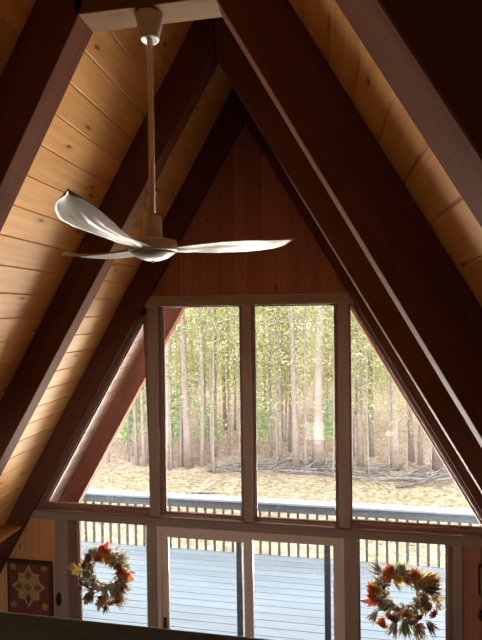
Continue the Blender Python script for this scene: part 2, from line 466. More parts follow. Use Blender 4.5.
# ------------------------------------------------------------------ room behind and below
mb = MB()
x = -3.5
while x < 3.5:
    mb.box(x + .001, x + .119, -2.6, 4.23, -.03, 0.0, 1); x += .12
struct(mb.build('floor', FLOORW))
mb = MB(); mb.prism([(-1.88, 2.30), (1.88, 2.30), (1.80, 2.43), (-1.80, 2.43)], -2.55, .98)
struct(mb.build('floor_loft', plain('loft_carpet', (.06, .05, .045), .9, .1)))
mb = MB(); mb.prism([(-3.55, 0), (3.55, 0), (0, ZDK - .03)], -2.66, -2.60, along=(1, 0))
struct(mb.build('wall_back', STAIN))
mb = MB(); mb.prism([(-2.02, 2.44), (2.02, 2.44), (.02, ZDK - .05), (-.02, ZDK - .05)], -.66, -.60, along=(1, 0))
struct(mb.build('wall_bounce_block', STAIN))  # unseen partition added behind the camera to cut bounced light
mb = MB(); mb.box(-3.6, 3.6, 4.30, 4.40, -.95, -.02, 0); struct(mb.build('trim_16', RAILG))

# pendant lamp under the loft and an added glowing panel (both only show as reflections in the glass)
t = thing('glow_panel', (.455, -2.6, 1.06), 'square glowing panel added on the back wall, mirrored pale in the centre window pane', 'glow_panel')
mb = MB(); mb.box(.215, .695, -2.6, -2.55, 1.06, 1.52, 0); mb.build('casing', SCREEN, t, bevel=.004)
mb = MB(); mb.box(.245, .665, -2.55, -2.546, 1.09, 1.49, 0); mb.build('screen', glow('panel_glow', (.95, 1, .88), 4.0), t)  # glowing face made up to give the pale square reflection
t = thing('pendant_lamp', (1.70, .50, 2.30), 'small glowing lamp under the loft, mirrored in the triangle window', 'lamp')
mb = MB(); mb.tube([(1.70, .50, 2.30), (1.70, .50, 2.07)], .006); mb.build('cord', SCREEN, t)
mb = MB(); mb.lathe([(.012, .055), (.04, .045), (.068, .02), (.068, 0), (.05, -.02), (.01, -.03)], (1.70, .50, 2.01), 20)
mb.build('globe', glow('lamp_and_fill_light', (1, .90, .5), 5.0), t, smooth=True)

for lx, ly, lz, pw in ((-.595, .44, 2.12, 75),):  # added fill light with its own fixture, lifts the lower gable and mullions
    l = bpy.data.lights.new('lamp_and_fill_light', 'POINT'); l.energy = pw; l.color = (1, .91, .80); l.shadow_soft_size = .07
    o = bpy.data.objects.new('lamp_and_fill_light', l); COL.objects.link(o); o.location = (lx, ly, lz - .06)
t = thing('loft_fill_lamp', (-.595, .44, 2.30), 'round fill lamp added under the loft, out of view', 'lamp')
mb = MB(); mb.lathe([(.05, 2.30), (.09, 2.295), (.09, 2.27), (.06, 2.262)], (-.595, .44, 0), 24); mb.build('base', SCREEN, t, smooth=True)
mb = MB(); mb.lathe([(.02, 2.13), (.06, 2.15), (.08, 2.19), (.08, 2.24), (.06, 2.262)], (-.595, .44, 0), 24); mb.build('globe', glow('fill_lamp_glass', (1, .85, .6), 5.0), t, smooth=True)
l = bpy.data.lights.new('lamp_and_fill_light', 'POINT'); l.energy = 150; l.color = (1, .84, .64); l.shadow_soft_size = .09  # added fill light and fixture, brightens the pine wall and plaque
o = bpy.data.objects.new('lamp_and_fill_light', l); COL.objects.link(o); o.location = (-1.9, 3.3, .2)
t = thing('floor_fill_lamp', (-1.9, 3.3, 0), 'added globe fill lamp on the floor before the plaque wall, hidden below the loft railing', 'lamp')
mb = MB(); mb.lathe([(.08, 0), (.08, .06), (.05, .09), (.04, .11)], (-1.9, 3.3, 0), 24); mb.build('base', SCREEN, t, smooth=True)
mb = MB(); mb.lathe([(.04, .11), (.085, .15), (.10, .20), (.085, .25), (.03, .29)], (-1.9, 3.3, 0), 24); mb.build('globe', glow('fill_globe_glass', (1, .85, .65), 4.0), t, smooth=True)
# loft railing
t = thing('loft_railing', (0, .90, 2.43), 'dark blue-grey railing along the edge of the loft, below the fan', 'railing')
mb = MB(); mb.box(-1.34, 1.34, .83, .95, 3.31, 3.352, 0); mb.build('top_rail', RAILM, t, bevel=.006)
mb = MB(); mb.box(-1.72, 1.72, .87, .91, 2.50, 2.55, 0); mb.build('bottom_rail', RAILM, t, bevel=.004)
k = 0
xx = -1.3
while xx <= 1.301:
    mb = MB(); mb.box(xx - .018, xx + .018, .872, .908, 2.43 if k % 6 == 0 else 2.55, 3.31, 2); mb.build('baluster', RAILM, t); xx += .13; k += 1

# ------------------------------------------------------------------ ceiling fan
FX, FY, FZ = -.015, 1.908, 4.27
fan = thing('ceiling_fan', (FX, FY, FZ), 'white three-blade ceiling fan hanging on a long rod from the pale crossbeam', 'fan')
mb = MB(); mb.lathe([(.030, 5.133), (.034, 5.131), (.040, 5.138), (.043, 5.16), (.058, 5.228), (.058, 5.233)], (FX, FY, 0), 32)
mb.build('canopy', plain('canopy_enamel', (.40, .36, .33), .3), fan, smooth=True)
mb = MB(); mb.tube([(FX, FY, 5.15), (FX, FY, 4.38)], .0125, 14); mb.build('downrod', ROD, fan, smooth=True)
mb = MB(); mb.lathe([(.038, 4.315), (.039, 4.32), (.038, 4.40), (.034, 4.408), (.014, 4.41)], (FX, FY, 0), 28); mb.build('coupling_cover', FANW, fan, smooth=True)
mb = MB(); mb.lathe([(.02, 4.262), (.098, 4.262), (.104, 4.268), (.104, 4.292), (.098, 4.306), (.06, 4.316), (.02, 4.318)], (FX, FY, 0), 40)
mb.build('motor_housing', FANW, fan, smooth=True)
mb = MB(); mb.lathe([(.004, 4.224), (.03, 4.226), (.06, 4.236), (.085, 4.252), (.097, 4.263)], (FX, FY, 0), 36)
dome = mb.build('bottom_dome', LENS, fan, smooth=True); dome['label'] = 'pale dished bottom cover'
mb = MB(); mb.lathe([(.003, 4.219), (.006, 4.220), (.007, 4.226), (.003, 4.228)], (FX, FY, 0), 12); mb.build('pull_switch', SCREEN, dome)
def interp(tab, r):
    for (r0, *a), (r1, *b) in zip(tab, tab[1:]):
        if r <= r1:
            t = (r - r0) / (r1 - r0); t = max(0, min(1, t)); return [p + (q - p) * t for p, q in zip(a, b)]
    return tab[-1][1:]
CW = [(.085, -.055, .006), (.13, -.092, .012), (.26, -.130, .028), (.37, -.152, .036), (.48, -.145, .042), (.56, -.115, .052), (.61, -.085, .060), (.645, -.05, .066), (.662, -.02, .070)]
CC = [(.085, .028, -.001), (.28, .025, 0.0), (.42, .034, .012), (.50, .044, .022), (.58, .045, .036), (.62, .038, .047), (.645, .018, .060), (.662, -.015, .070)]
def blade(deg, droop=0.0, pitch=1.0):
    a = math.radians(deg); d = Vector((math.cos(a), math.sin(a), 0)); n = Vector((-d.y, d.x, 0)); o = Vector((FX, FY, FZ))
    nr, nc = 34, 16
    up, lo = [], []
    for i in range(nr + 1):
        r = .085 + (.661 - .085) * (i / nr) ** .9
        w0, z0 = interp(CW, r); w1, z1 = interp(CC, r)
        zm = (z0 + z1) / 2; z0, z1 = zm + (z0 - zm) * pitch, zm + (z1 - zm) * pitch
        for j in range(nc + 1):
            q = j / nc
            camber = .014 * math.sin(math.pi * q) * min(1, (r - .05) / .15)
            crease = -.011 * math.exp(-((q - .45) / .05) ** 2) - .008 * math.exp(-((q - .62) / .04) ** 2) - .008 * math.exp(-((q - .30) / .04) ** 2)
            crease *= max(0, min(1, (.56 - r) / .12))
            p = o + d * r + n * (w0 + (w1 - w0) * q) + Vector((0, 0, z0 + (z1 - z0) * q + camber + crease - droop * (r - .085)))
            th = .0035 * (1 - abs(2 * q - 1) ** 4) + .0008
            up.append(p + Vector((0, 0, th))); lo.append(p - Vector((0, 0, th)))
    vs = up + lo; M = len(up); fs = []; W = nc + 1
    for i in range(nr):
        for j in range(nc):
            q = (i * W + j, (i + 1) * W + j, (i + 1) * W + j + 1, i * W + j + 1)
            fs.append(q); fs.append(tuple(M + k for k in q[::-1]))
        for j, fl in ((0, 0), (nc, 1)):
            q = (i * W + j, M + i * W + j, M + (i + 1) * W + j, (i + 1) * W + j)
            fs.append(q if fl else q[::-1])
    for i, fl in ((0, 1), (nr, 0)):
        for j in range(nc):
            q = (i * W + j, i * W + j + 1, M + i * W + j + 1, M + i * W + j); fs.append(q[::-1] if fl else q)
    mb = MB(); mb.add(vs, fs)
    b = mb.build('blade', WHITE, fan, smooth=True)
    mb = MB(); p0 = o + d * .06 + Vector((0, 0, .006)); p1 = o + d * .12 + n * -.02 + Vector((0, 0, .012))
    mb.tube([p0, p1], [.012, .009], 8); mb.build('blade_arm', FANW, b, smooth=True)
for deg, dr, pt in ((-89, 0, 1), (33, 0, 1), (152, .05, .1)): blade(deg, dr, pt)

# ------------------------------------------------------------------ wall plaque, picture, fitting
t = thing('wall_plaque', (-2.17, 4.25, 1.12), 'dark red wall plaque with a tan eight-pointed star hung on the pine wall', 'plaque')
PX, PZ = -2.172, 1.385
mb = MB(); mb.box(-2.39, -1.945, 4.222, 4.25, 1.11, 1.625, 0); mb.build('panel', plain('plaque_red', (.19, .06, .045), .6, .3, vary=.35, vscale=40), t, bevel=.004)
mb = MB(); mb.box(-2.40, -1.935, 4.216, 4.25, 1.60, 1.632, 0); mb.box(-1.962, -1.93, 4.216, 4.25, 1.11, 1.60, 2); mb.box(-2.402, -2.382, 4.218, 4.25, 1.11, 1.60, 2)
mb.build('border', plain('plaque_border', (.055, .028, .02), .6, vary=.4, vscale=60), t, bevel=.003)
def star8(rx, rz, inner, y0, y1, name, mat, parent):
    pts = []
    for i in range(16):
        a = math.pi / 8 * i
        f = (1.0 if i % 4 == 0 else .86) if i % 2 == 0 else inner
        pts.append((PX + rx * f * math.sin(a), PZ + rz * f * math.cos(a)))
    m_ = MB(); m_.prism(pts, y0, y1); return m_.build(name, mat, parent)
TAN = plain('plaque_tan', (.50, .34, .15), .55, vary=.25, vscale=50); OLIVE = plain('plaque_olive', (.17, .14, .05), .6, vary=.3, vscale=50)
CREAM = plain('plaque_cream', (.42, .29, .125), .6, vary=.3, vscale=60)
st = star8(.175, .205, .68, 4.214, 4.223, 'star', TAN, t)
star8(.15, .177, .66, 4.210, 4.215, 'star_field', CREAM, st)
for i in range(8):                          # petals of the star
    a = math.pi / 4 * i; m_ = MB()
    L0, L1 = .052, (.145 if i % 2 == 0 else .115)
    wv = .030
    pt = lambda r, w: (PX + r * math.sin(a) + w * math.cos(a), PZ + 1.15 * (r * math.cos(a) - w * math.sin(a)))
    m_.prism([pt(L0, 0), pt((L0 + L1) / 2, wv), pt(L1, 0), pt((L0 + L1) / 2, -wv)], 4.206, 4.211)
    m_.build('petal', [OLIVE, TAN][i % 2] if i not in (4,) else plain('plaque_brown', (.14, .06, .035), .6), st)
def diamond(r, y0, y1, mat):
    m_ = MB(); m_.prism([(PX, PZ + r * 1.15), (PX + r, PZ), (PX, PZ - r * 1.15), (PX - r, PZ)], y0, y1); m_.build('centre_diamond', mat, st)
diamond(.060, 4.204, 4.211, TAN); diamond(.042, 4.201, 4.205, OLIVE); diamond(.026, 4.198, 4.202, plain('plaque_orange', (.40, .14, .05), .6))
for sx, sz in ((-1, 1), (1, 1), (-1, -1), (1, -1)):
    m_ = MB(); c = Vector((PX + sx * .165, 4.218, PZ + sz * .185))
    for i in range(5):
        a = i * 2 * math.pi / 5 + .3
        m_.leaf(c, (math.cos(a), 0, math.sin(a)), (0, -1, 0), .045, .03)
    m_.build('corner_flower', plain('plaque_flower', (.36, .24, .10), .6, vary=.3, vscale=50), t)

t = thing('wall_fitting', (-1.86, 4.23, 1.28), 'small dark oval fitting on the trim beside the plaque', 'fitting')
mb = MB(); prof = []
vs = []; n = 20
for yy, f in ((4.230, 1.0), (4.218, .96), (4.212, .75)):
    for i in range(n):
        a = 2 * math.pi * i / n; vs.append((-1.862 + .027 * f * math.cos(a), yy, 1.283 + .066 * f * math.sin(a)))
fs = [tuple(range(2 * n, 3 * n))]
for L in range(2):
    for i in range(n):
        j = (i + 1) % n; fs.append((L * n + i, L * n + j, (L + 1) * n + j, (L + 1) * n + i))
mb.add(vs, fs); mb.build('plate', plain('dark_bronze', (.025, .022, .02), .4, metal=.5), t, smooth=True)
mb = MB(); mb.tube([(-1.862, 4.216, 1.300), (-1.862, 4.19, 1.306), (-1.862, 4.18, 1.285)], .008); mb.build('knob', plain('dark_bronze_knob', (.03, .026, .022), .35, metal=.5), t, smooth=True)

t = thing('framed_picture', (2.07, 4.25, 1.68), 'tan picture with a dark top edge on the narrow pine wall opposite the plaque', 'picture')
mb = MB(); mb.box(1.925, 2.22, 4.23, 4.25, 1.66, 1.885, 0); mb.build('picture_panel', plain('picture_tan', (.42, .28, .13), .6, vary=.2, vscale=20), t)
mb = MB(); mb.box(1.918, 2.23, 4.222, 4.25, 1.885, 1.905, 0); mb.box(1.916, 1.926, 4.222, 4.25, 1.65, 1.885, 2); mb.build('picture_frame', plain('picture_dark', (.05, .035, .025), .5), t)
t = thing('dried_bunch', (1.96, 4.25, 1.45), 'dark dried flower bunch hanging below the tan picture', 'dried flowers')
mb = MB()
for i in range(60):
    a = R.uniform(0, 6.28); e = R.uniform(-.4, 1); mb.leaf((1.965, 4.21, 1.50), (math.cos(a), -abs(e) * .4, math.sin(a)), (R.uniform(-1, 1), -1, R.uniform(-1, 1)), R.uniform(.035, .085), .03)
mb.build('flower_head', plain('dried_dark', (.035, .022, .018), .8, var_rnd=.4), t)
mb = MB()
for i in range(14):
    mb.leaf((1.965 + R.uniform(-.02, .02), 4.22, 1.46), (R.uniform(-.35, .35), -.05, -1), (0, -1, 0), R.uniform(.12, .2), .02)
mb.build('stem_leaves', plain('dried_orange', (.42, .17, .05), .7, var_rnd=.3), t)

t = thing('rafter_hook', (1.49, 3.13, 3.45), 'small dark wire hook on the pale lit edge of the rafter', 'hook')
mb = MB(); mb.tube([(1.455, 3.06, 3.235), (1.44, 3.05, 3.22), (1.435, 3.04, 3.20)], .004, 6)
t.location = (1.455, 1.90, 3.18)
bx_ = 1.539 - (3.20 - 3.0) * (1.539 - .408) / 2
mb = MB(); mb.tube([(bx_ + .006, Y1 + .02, 3.20), (bx_ - .012, Y1 + .05, 3.205), (bx_ - .016, Y1 + .09, 3.19), (bx_ - .012, Y1 + .11, 3.165), (bx_ - .022, Y1 + .07, 3.145)], .0035, 6)
mb.build('wire', SCREEN, t)

# ------------------------------------------------------------------ wreaths
def petals_mat(name, c0, c1): return leafmat(name, c0, c1, .45, .7)
WM = dict(orange=petals_mat('petal_orange', (.50, .15, .05), (.62, .25, .09)), rust=petals_mat('petal_rust', (.30, .08, .045), (.42, .14, .07)),
          pink=petals_mat('petal_dusty_pink', (.42, .22, .17), (.55, .33, .26)), cream=petals_mat('petal_cream', (.50, .40, .27), (.66, .56, .42)),
          yellow=petals_mat('petal_ochre', (.55, .34, .08), (.68, .47, .15)), tan=petals_mat('dry_grass_tan', (.38, .27, .15), (.54, .42, .26)),
          green=petals_mat('wreath_green', (.25, .28, .15), (.45, .46, .30)), grey=petals_mat('wreath_grey_leaf', (.36, .35, .29), (.54, .51, .43)),
          dark=petals_mat('wreath_dark_leaf', (.12, .095, .08), (.26, .19, .15)), red=petals_mat('leaf_red', (.36, .05, .035), (.48, .09, .05)),
          twig=plain('grapevine', (.27, .175, .115), .8, .1, vary=.3, vscale=30, var_rnd=.35))
def wreath(cx, cz, label, flowers, leaves, sprays, seed):
    rr = random.Random(seed); CY = 4.262
    w = thing('wreath', (cx, CY, cz), label, 'wreath', 'dried flower wreaths in the lower windows')
    mb = MB()
    for k in range(9):                      # wound grapevine
        ph = rr.uniform(0, 6.28); tw = rr.choice((3, 4, 5, -4)); r0 = rr.uniform(.145, .175); rad = rr.uniform(.02, .034); pts = []
        for i in range(61):
            a = 2 * math.pi * i / 60; b = ph + tw * a
            r = r0 + rad * math.cos(b); pts.append((cx + r * math.cos(a), CY + .75 * rad * math.sin(b), cz + r * math.sin(a)))
        mb.tube(pts, rr.uniform(.004, .007), 6, False)
    mb.build('vine_ring', WM['twig'], w, smooth=True)
    for nm, n, mt, L0, L1, wd in (('greenery', 120, 'green', .05, .10, .026), ('grey_leaves', 125, 'grey', .05, .10, .024), ('dark_leaves', 60, 'dark', .045, .085, .03), ('dry_grass', 130, 'tan', .06, .12, .008)):
        mb = MB()
        for i in range(n):
            a = rr.uniform(0, 6.283); r = rr.uniform(.115, .215)
            p = Vector((cx + r * math.cos(a), CY + rr.uniform(-.05, .02), cz + r * math.sin(a)))
            rad = Vector((math.cos(a), 0, math.sin(a))); tan = Vector((-math.sin(a), 0, math.cos(a)))
            io = 1 if r > .14 or rr.random() < .5 else -.5
            d = rad * io * rr.uniform(.3, 1) - tan * rr.uniform(-.2, 1.2) + Vector((0, rr.uniform(-.7, .15), 0))
            L = rr.uniform(L0, L1) * (.6 if io < 0 else 1)
            mb.leaf(p, d, (rr.uniform(-.6, .6), -1, rr.uniform(-.6, .6)), L, wd * rr.uniform(.8, 1.3), r=rr.random())
        o = mb.build(nm, WM[mt], w)
    for (dx, dz, s, mt) in flowers:
        s *= 1.2
        mb = MB(); p = Vector((cx + dx, CY - .075, cz + dz)); r_ = Vector((dx, -.9 * math.hypot(dx, dz) - .08, dz)).normalized()
        u = r_.cross(Vector((0, 0, 1))).normalized(); v = r_.cross(u)
        for ring_, (np_, tilt, L) in enumerate(((9, .25, 1.0), (7, .7, .75), (5, 1.4, .5))):
            for i in range(np_):
                a = 2 * math.pi * i / np_ + ring_ * .4
                d = (u * math.cos(a) + v * math.sin(a)) + r_ * tilt
                mb.leaf(p + r_ * .004 * ring_, d, r_, s * L, s * .55 * L, .3, .1, r=rr.random())
        mb.build('dried_flower', WM[mt], w)
    for (dx, dz, ang, L, wd, mt) in leaves:
        mb = MB(); a = math.radians(ang)
        p = Vector((cx + dx, CY - .06, cz + dz))
        for da, f in ((0, 1), (.55, .72), (-.55, .72), (1.15, .45), (-1.15, .45)):
            mb.leaf(p, (math.cos(a + da), -.15, math.sin(a + da)), (0, -1, 0), L * f, wd * f, .3, .12, r=rr.random())
        mb.build('autumn_leaf', WM[mt], w)
    for (dx, dz, ang, L, spread, n, wd, mt) in sprays:
        mb = MB(); a = math.radians(ang); p = Vector((cx + dx, CY - .05, cz + dz))
        for i in range(n):
            b = a + rr.uniform(-spread, spread)
            mb.leaf(p + Vector((rr.uniform(-.02, .02), rr.uniform(-.015, .02), rr.uniform(-.02, .02))), (math.cos(b), rr.uniform(-.3, .1), math.sin(b)), (rr.uniform(-.4, .4), -1, rr.uniform(-.4, .4)), L * rr.uniform(.6, 1), wd, .2, .15, r=rr.random())
        mb.build('dried_spray', WM[mt], w)
    return w
wreath(-1.395, 1.572, 'round wreath with a red leaf on top, in the window beside the plaque',
       [(-.13, .15, .05, 'rust'), (-.03, .17, .05, 'rust'), (.06, .16, .055, 'yellow'), (.10, .12, .04, 'tan'), (-.17, .08, .04, 'rust'), (-.20, -.075, .052, 'pink'), (-.145, -.095, .05, 'pink'), (-.21, -.13, .04, 'rust'),
        (.08, -.24, .05, 'yellow'), (.14, -.22, .045, 'orange'), (-.10, -.14, .035, 'cream'), (.18, .05, .04, 'rust'), (-.02, -.20, .035, 'rust'), (.0, .205, .035, 'orange')],
       [(.02, .20, 70, .14, .06, 'red'), (-.02, .22, 55, .09, .05, 'red'), (.20, .03, -25, .13, .09, 'orange'), (.17, .07, 130, .09, .06, 'rust'), (-.22, .02, 165, .15, .05, 'yellow'), (-.27, .06, 185, .10, .04, 'yellow'), (-.13, -.20, 240, .12, .06, 'dark'), (-.02, -.24, 255, .12, .05, 'dark')],
       [(.12, -.12, -70, .22, .5, 45, .012, 'tan'), (.16, -.05, -50, .18, .5, 40, .012, 'tan'), (.02, -.16, -100, .2, .35, 30, .012, 'tan'), (-.06, .16, 120, .12, .6, 26, .014, 'grey'), (-.12, -.17, -115, .15, .5, 30, .014, 'dark'), (.16, .14, 30, .14, .6, 30, .012, 'grey'), (.03, -.26, -95, .15, .3, 12, .01, 'dark')], 11)
wreath(1.300, 1.607, 'fuller wreath of orange flowers and tan feathers, in the window by the framed picture',
       [(-.11, .18, .055, 'orange'), (-.05, .19, .04, 'cream'), (.10, .19, .055, 'orange'), (-.235, .05, .06, 'orange'), (-.24, -.01, .045, 'orange'), (-.19, .04, .055, 'cream'), (.02, -.13, .05, 'orange'), (-.155, -.24, .05, 'orange'), (.24, -.11, .05, 'rust'),
        (.17, -.02, .058, 'pink'), (.20, -.06, .05, 'tan'), (.08, -.19, .055, 'pink'), (-.08, -.17, .055, 'rust'), (-.03, .15, .05, 'yellow'), (.04, .14, .045, 'tan'), (-.17, -.05, .05, 'pink'), (.16, .02, .045, 'cream'), (.13, -.15, .04, 'rust')],
       [(-.21, -.055, 185, .14, .05, 'red'), (-.14, -.22, 200, .09, .06, 'orange'), (.24, .0, 10, .11, .06, 'tan'), (-.09, .20, 110, .09, .05, 'rust'), (.13, -.22, -60, .11, .05, 'dark'), (.27, -.05, -15, .09, .05, 'grey')],
       [(.14, .11, 12, .20, .32, 60, .016, 'tan'), (.15, .13, 25, .18, .4, 50, .014, 'yellow'), (.18, .08, -5, .16, .4, 40, .014, 'dark'), (-.16, .17, 140, .16, .5, 30, .012, 'grey'), (-.05, .13, -60, .11, .3, 9, .02, 'green'), (.09, .14, -75, .10, .25, 8, .02, 'green'),
        (.02, -.2, -85, .18, .5, 50, .014, 'green'), (.10, -.22, -70, .22, .35, 30, .010, 'tan'), (-.05, -.22, -105, .2, .3, 22, .012, 'grey'), (.2, -.2, -50, .15, .4, 20, .012, 'dark'), (.0, .19, 80, .1, .6, 26, .014, 'green'), (-.2, -.15, -120, .14, .5, 25, .014, 'grey')], 23)

# ------------------------------------------------------------------ deck and its railing
mb = MB(); y = 4.405
while y < 7.93:
    mb.box(-3.72, 6.2, y, y + .146, -.07, -.03, 0); y += .154
YD = y - .008
struct(mb.build('floor_deck', DECK, bevel=.004))
mb = MB(); mb.box(-3.72, 6.2, YD, YD + .04, -.30, -.035, 0)
for x in (-3.5, -1, 1.5, 4, 6): mb.box(x, x + .12, 7.6, 7.72, -1.0, -.09, 2)
mb.box(-3.72, -3.68, 4.41, YD, -.30, -.075, 1)
struct(mb.build('floor_deck_frame', RAILG))
def railing(name, p0, p1, label, spacing, phase):
    L = (Vector(p1) - Vector(p0)).length; t = thing(name, p0, label, 'railing', 'grey deck railings')
    ax = 0 if abs(p1[0] - p0[0]) > abs(p1[1] - p0[1]) else 1
    def bx(mb, a0, a1, c0, c1, z0, z1, axis):
        if ax == 0: mb.box(p0[0] + a0, p0[0] + a1, p0[1] + c0, p0[1] + c1, z0, z1, axis)
        else: mb.box(p0[0] + c0, p0[0] + c1, p0[1] - a1, p0[1] - a0, z0, z1, axis)
    mb = MB(); bx(mb, -.09, L, -.09, .10, .85, .888, ax); mb.build('cap_board', CAPG, t, bevel=.006)
    mb = MB(); bx(mb, 0, L, -.02, .02, .70, .85, ax); mb.build('apron_board', RAILG, t, bevel=.004)
    a = phase
    while a < L - .02:
        mb = MB(); bx(mb, a, a + .04, .02, .058, -.20, .85, 2); mb.build('baluster', BALU, t, bevel=.003); a += spacing
    return t
railing('deck_railing', (-3.66, YD + .02, -.03), (6.1, YD + .02, -.03), 'grey wooden railing along the far edge of the deck', .158, .06)
railing('deck_railing', (-3.66, YD - .10, -.03), (-3.66, 4.5, -.03), 'grey wooden railing returning to the house along the deck end', .158, .10)

# ------------------------------------------------------------------ ground and woods
GZ = -.95
def gz(x, y): return GZ + .018 * max(0, y - 17) + .05 * math.sin(x * .7 + y * .3) * min(1, max(0, (y - 16) / 4))
mb = MB(); nx_, ny_ = 60, 60; vs = []; fs = []
ys = [-14 + 22 * (j / 20) for j in range(20)] + [8 + 92 * ((j / 40) ** 1.8) for j in range(41)]
for yv in ys:
    for i in range(nx_ + 1):
        xv = -60 + 120 * i / nx_
        vs.append((xv, yv, gz(xv, yv)))
for j in range(len(ys) - 1):
    for i in range(nx_):
        a = j * (nx_ + 1) + i; fs.append((a, a + 1, a + nx_ + 2, a + nx_ + 1))
mb.add(vs, fs); struct(mb.build('ground', groundmat(), smooth=True))

def quad_leaf(mb, p, L, rr):
    d = Vector((rr.gauss(0, 1), rr.gauss(0, 1), rr.gauss(0, .7))).normalized(); e = d.cross(Vector((rr.gauss(0, 1), rr.gauss(0, 1), rr.gauss(0, 1)))).normalized()
    w = L * rr.uniform(.35, .6)
    mb.add([p, p + d * L * .5 + e * w * .5, p + d * L, p + d * L * .5 - e * w * .5], [(0, 1, 2, 3)], None, rr.random())
rl = random.Random(3)
mb = MB()
for i in range(5200):
    yv = rl.uniform(10.5, 16.5); xv = rl.uniform(-.75, .62) * yv
    p = Vector((xv, yv, gz(xv, yv) + .01)); a = rl.uniform(0, 6.28); L = rl.uniform(.05, .11)
    d = Vector((math.cos(a), math.sin(a), rl.uniform(-.1, .5))) * L; e = Vector((-math.sin(a), math.cos(a), rl.uniform(-.3, .3))) * L * .35
    mb.add([p, p + d * .5 + e, p + d, p + d * .5 - e], [(0, 1, 2, 3)], None, rl.random())
tag(mb.build('fallen_leaves', leafmat('fallen_leaf', (.20, .12, .05), (.52, .42, .25), .1)), 'dry tan fallen leaves strewn over the yard beyond the deck', 'leaves', kind='stuff')

def trunk_mesh(mb, h, r, rr, lean=.02, n=9):
    pts, rads = [], []
    ph = rr.uniform(0, 6.28); lx, ly = rr.uniform(-lean, lean), rr.uniform(-lean, lean)
    for i in range(13):
        z = h * i / 12 - .12
        pts.append((lx * z + .03 * math.sin(z * .6 + ph), ly * z + .03 * math.cos(z * .5 + ph), z))
        rads.append(r * (1.0 - .55 * i / 12) * (1.25 if i == 0 else 1))
    mb.tube(pts, rads, n); return pts
def add_branches(mb, pts, rr, n, z0, z1, L0, L1, r0):
    tips = []
    for i in range(n):
        z = rr.uniform(z0, z1); k = min(range(len(pts)), key=lambda q: abs(pts[q][2] - z)); p = Vector((pts[k][0], pts[k][1], z))
        a = rr.uniform(0, 6.28); L = rr.uniform(L0, L1); up = rr.uniform(-.1, .5)
        q = [p, p + Vector((math.cos(a), math.sin(a), up * .7)) * L * .5, p + Vector((math.cos(a), math.sin(a), up)) * L]
        mb.tube(q, [r0, r0 * .6, r0 * .25], 5, False); tips.append(q)
    return tips
def tree_proto(name, cat, h, r, nb, zb, bl, nleaf, zf, spread, leafL, lmat, bmat, seed):
    rr = random.Random(seed)
    t = thing(name, (0, 0, 0), 'tree', cat)
    mb = MB(); pts = trunk_mesh(mb, h, r, rr); tr = mb.build('trunk', bmat, t, smooth=True)
    mb = MB(); tips = add_branches(mb, pts, rr, nb, zb[0], zb[1], bl[0], bl[1], max(.008, r * .16))
    mb.build('branches', bmat, t, smooth=True)
    mb = MB()
    for i in range(nleaf):
        q = rr.choice(tips); s = rr.uniform(.15, 1.05)
        p = q[0].lerp(q[2], s) + Vector((rr.gauss(0, spread), rr.gauss(0, spread), rr.gauss(0, spread * .8)))
        if p.z < zf: p.z = zf + abs(p.z - zf) * .5
        quad_leaf(mb, p, leafL * rr.uniform(.6, 1.4), rr)
    mb.build('foliage', lmat, t)
    return t
used = set()
def place(proto, x, y, rz, s, label, group=None, sz=None, cat=None):
    if proto.name in used: o = copy_tree(proto)
    else: used.add(proto.name); o = proto
    o.location = (x, y, gz(x, y)); o.rotation_euler = (0, 0, rz); o.scale = (s, s, sz or s)
    o['label'] = label
    if group: o['group'] = group
    elif 'group' in o: del o['group']
    return o
rp = random.Random(5)
# front trunks, at the edge of the clearing (x, y, diameter)
FT = [(-4.33, 14.9, .25), (-3.97, 15.05, .12), (-3.745, 15.08, .27), (-3.318, 15.24, .17), (-3.124, 15.7, .08), (-3.109, 16.39, .09), (-2.681, 16.56, .09), (-1.205, 16.64, .09), (-.885, 16.56, .14),
      (-.586, 17.2, .11), (-.29, 15.24, .21), (.053, 15.28, .11), (.489, 15.44, .35), (1.565, 16.99, .14), (1.79, 15.92, .18), (2.21, 17.08, .18), (2.777, 15.65, .24), (3.46, 16.67, .19), (3.683, 16.17, .15),
      (4.094, 15.82, .28), (-6.595, 15.24, .09), (-5.486, 15.06, .11), (-5.215, 14.99, .12), (-5.128, 15.22, .11)]
FL = {0: 'grey trunk edged by the frame of the pane beside the plaque-side triangle', 2: 'tall pale trunk rising to the top of the pane near the fly rafter', 3: 'medium grey trunk just beside the tall pale one',
      10: 'slim tall trunk rising straight up the middle of the pane past the central mullion', 12: 'stoutest dark grey trunk, behind the mirrored pale square', 14: 'grey trunk beside the mullion in the picture-side triangle window',
      16: 'pale trunk beneath the mirrored lamp in the triangle window', 19: 'stout trunk at the low corner of the picture-side triangle window', 8: 'mid-size trunk in the thicket of thin stems past the central mullion',
      15: 'grey trunk set back between two others in the triangle window', 17: 'dark trunk of a close pair in the picture-side triangle window', 18: 'thinner trunk of a close pair in the picture-side triangle window', 13: 'thin trunk hugging the mullion in the picture-side triangle window'}
talls = [tree_proto('pine_tree', 'tree', 15, .10, 46, (3.2, 15), (.8, 2.2), 4200, 2.6, .32, .075, LEAFO, BARK, 100 + i) for i in range(4)]
for i, (x, y, d) in enumerate(FT):
    thin = d < .13
    o = place(talls[i % 4], x, y, rp.uniform(0, 6.28), d / .2, FL.get(i, 'thin dark trunk at the edge of the leafy clearing'), None if i in FL else 'thin trunks at the clearing edge', sz=1.0 if not thin else .75)
    o.scale = (d / .2 if d > .16 else max(.55, d / .2), ) * 2 + ((1.0 if not thin else .8),)
unders = [tree_proto('leafy_tree', 'tree', 7.5, .045, 70, (1.9, 7.4), (.4, 1.7), 6500, .9, .32, .09, LEAFY if i != 2 else LEAFO, BARKF, 200 + i) for i in range(3)]
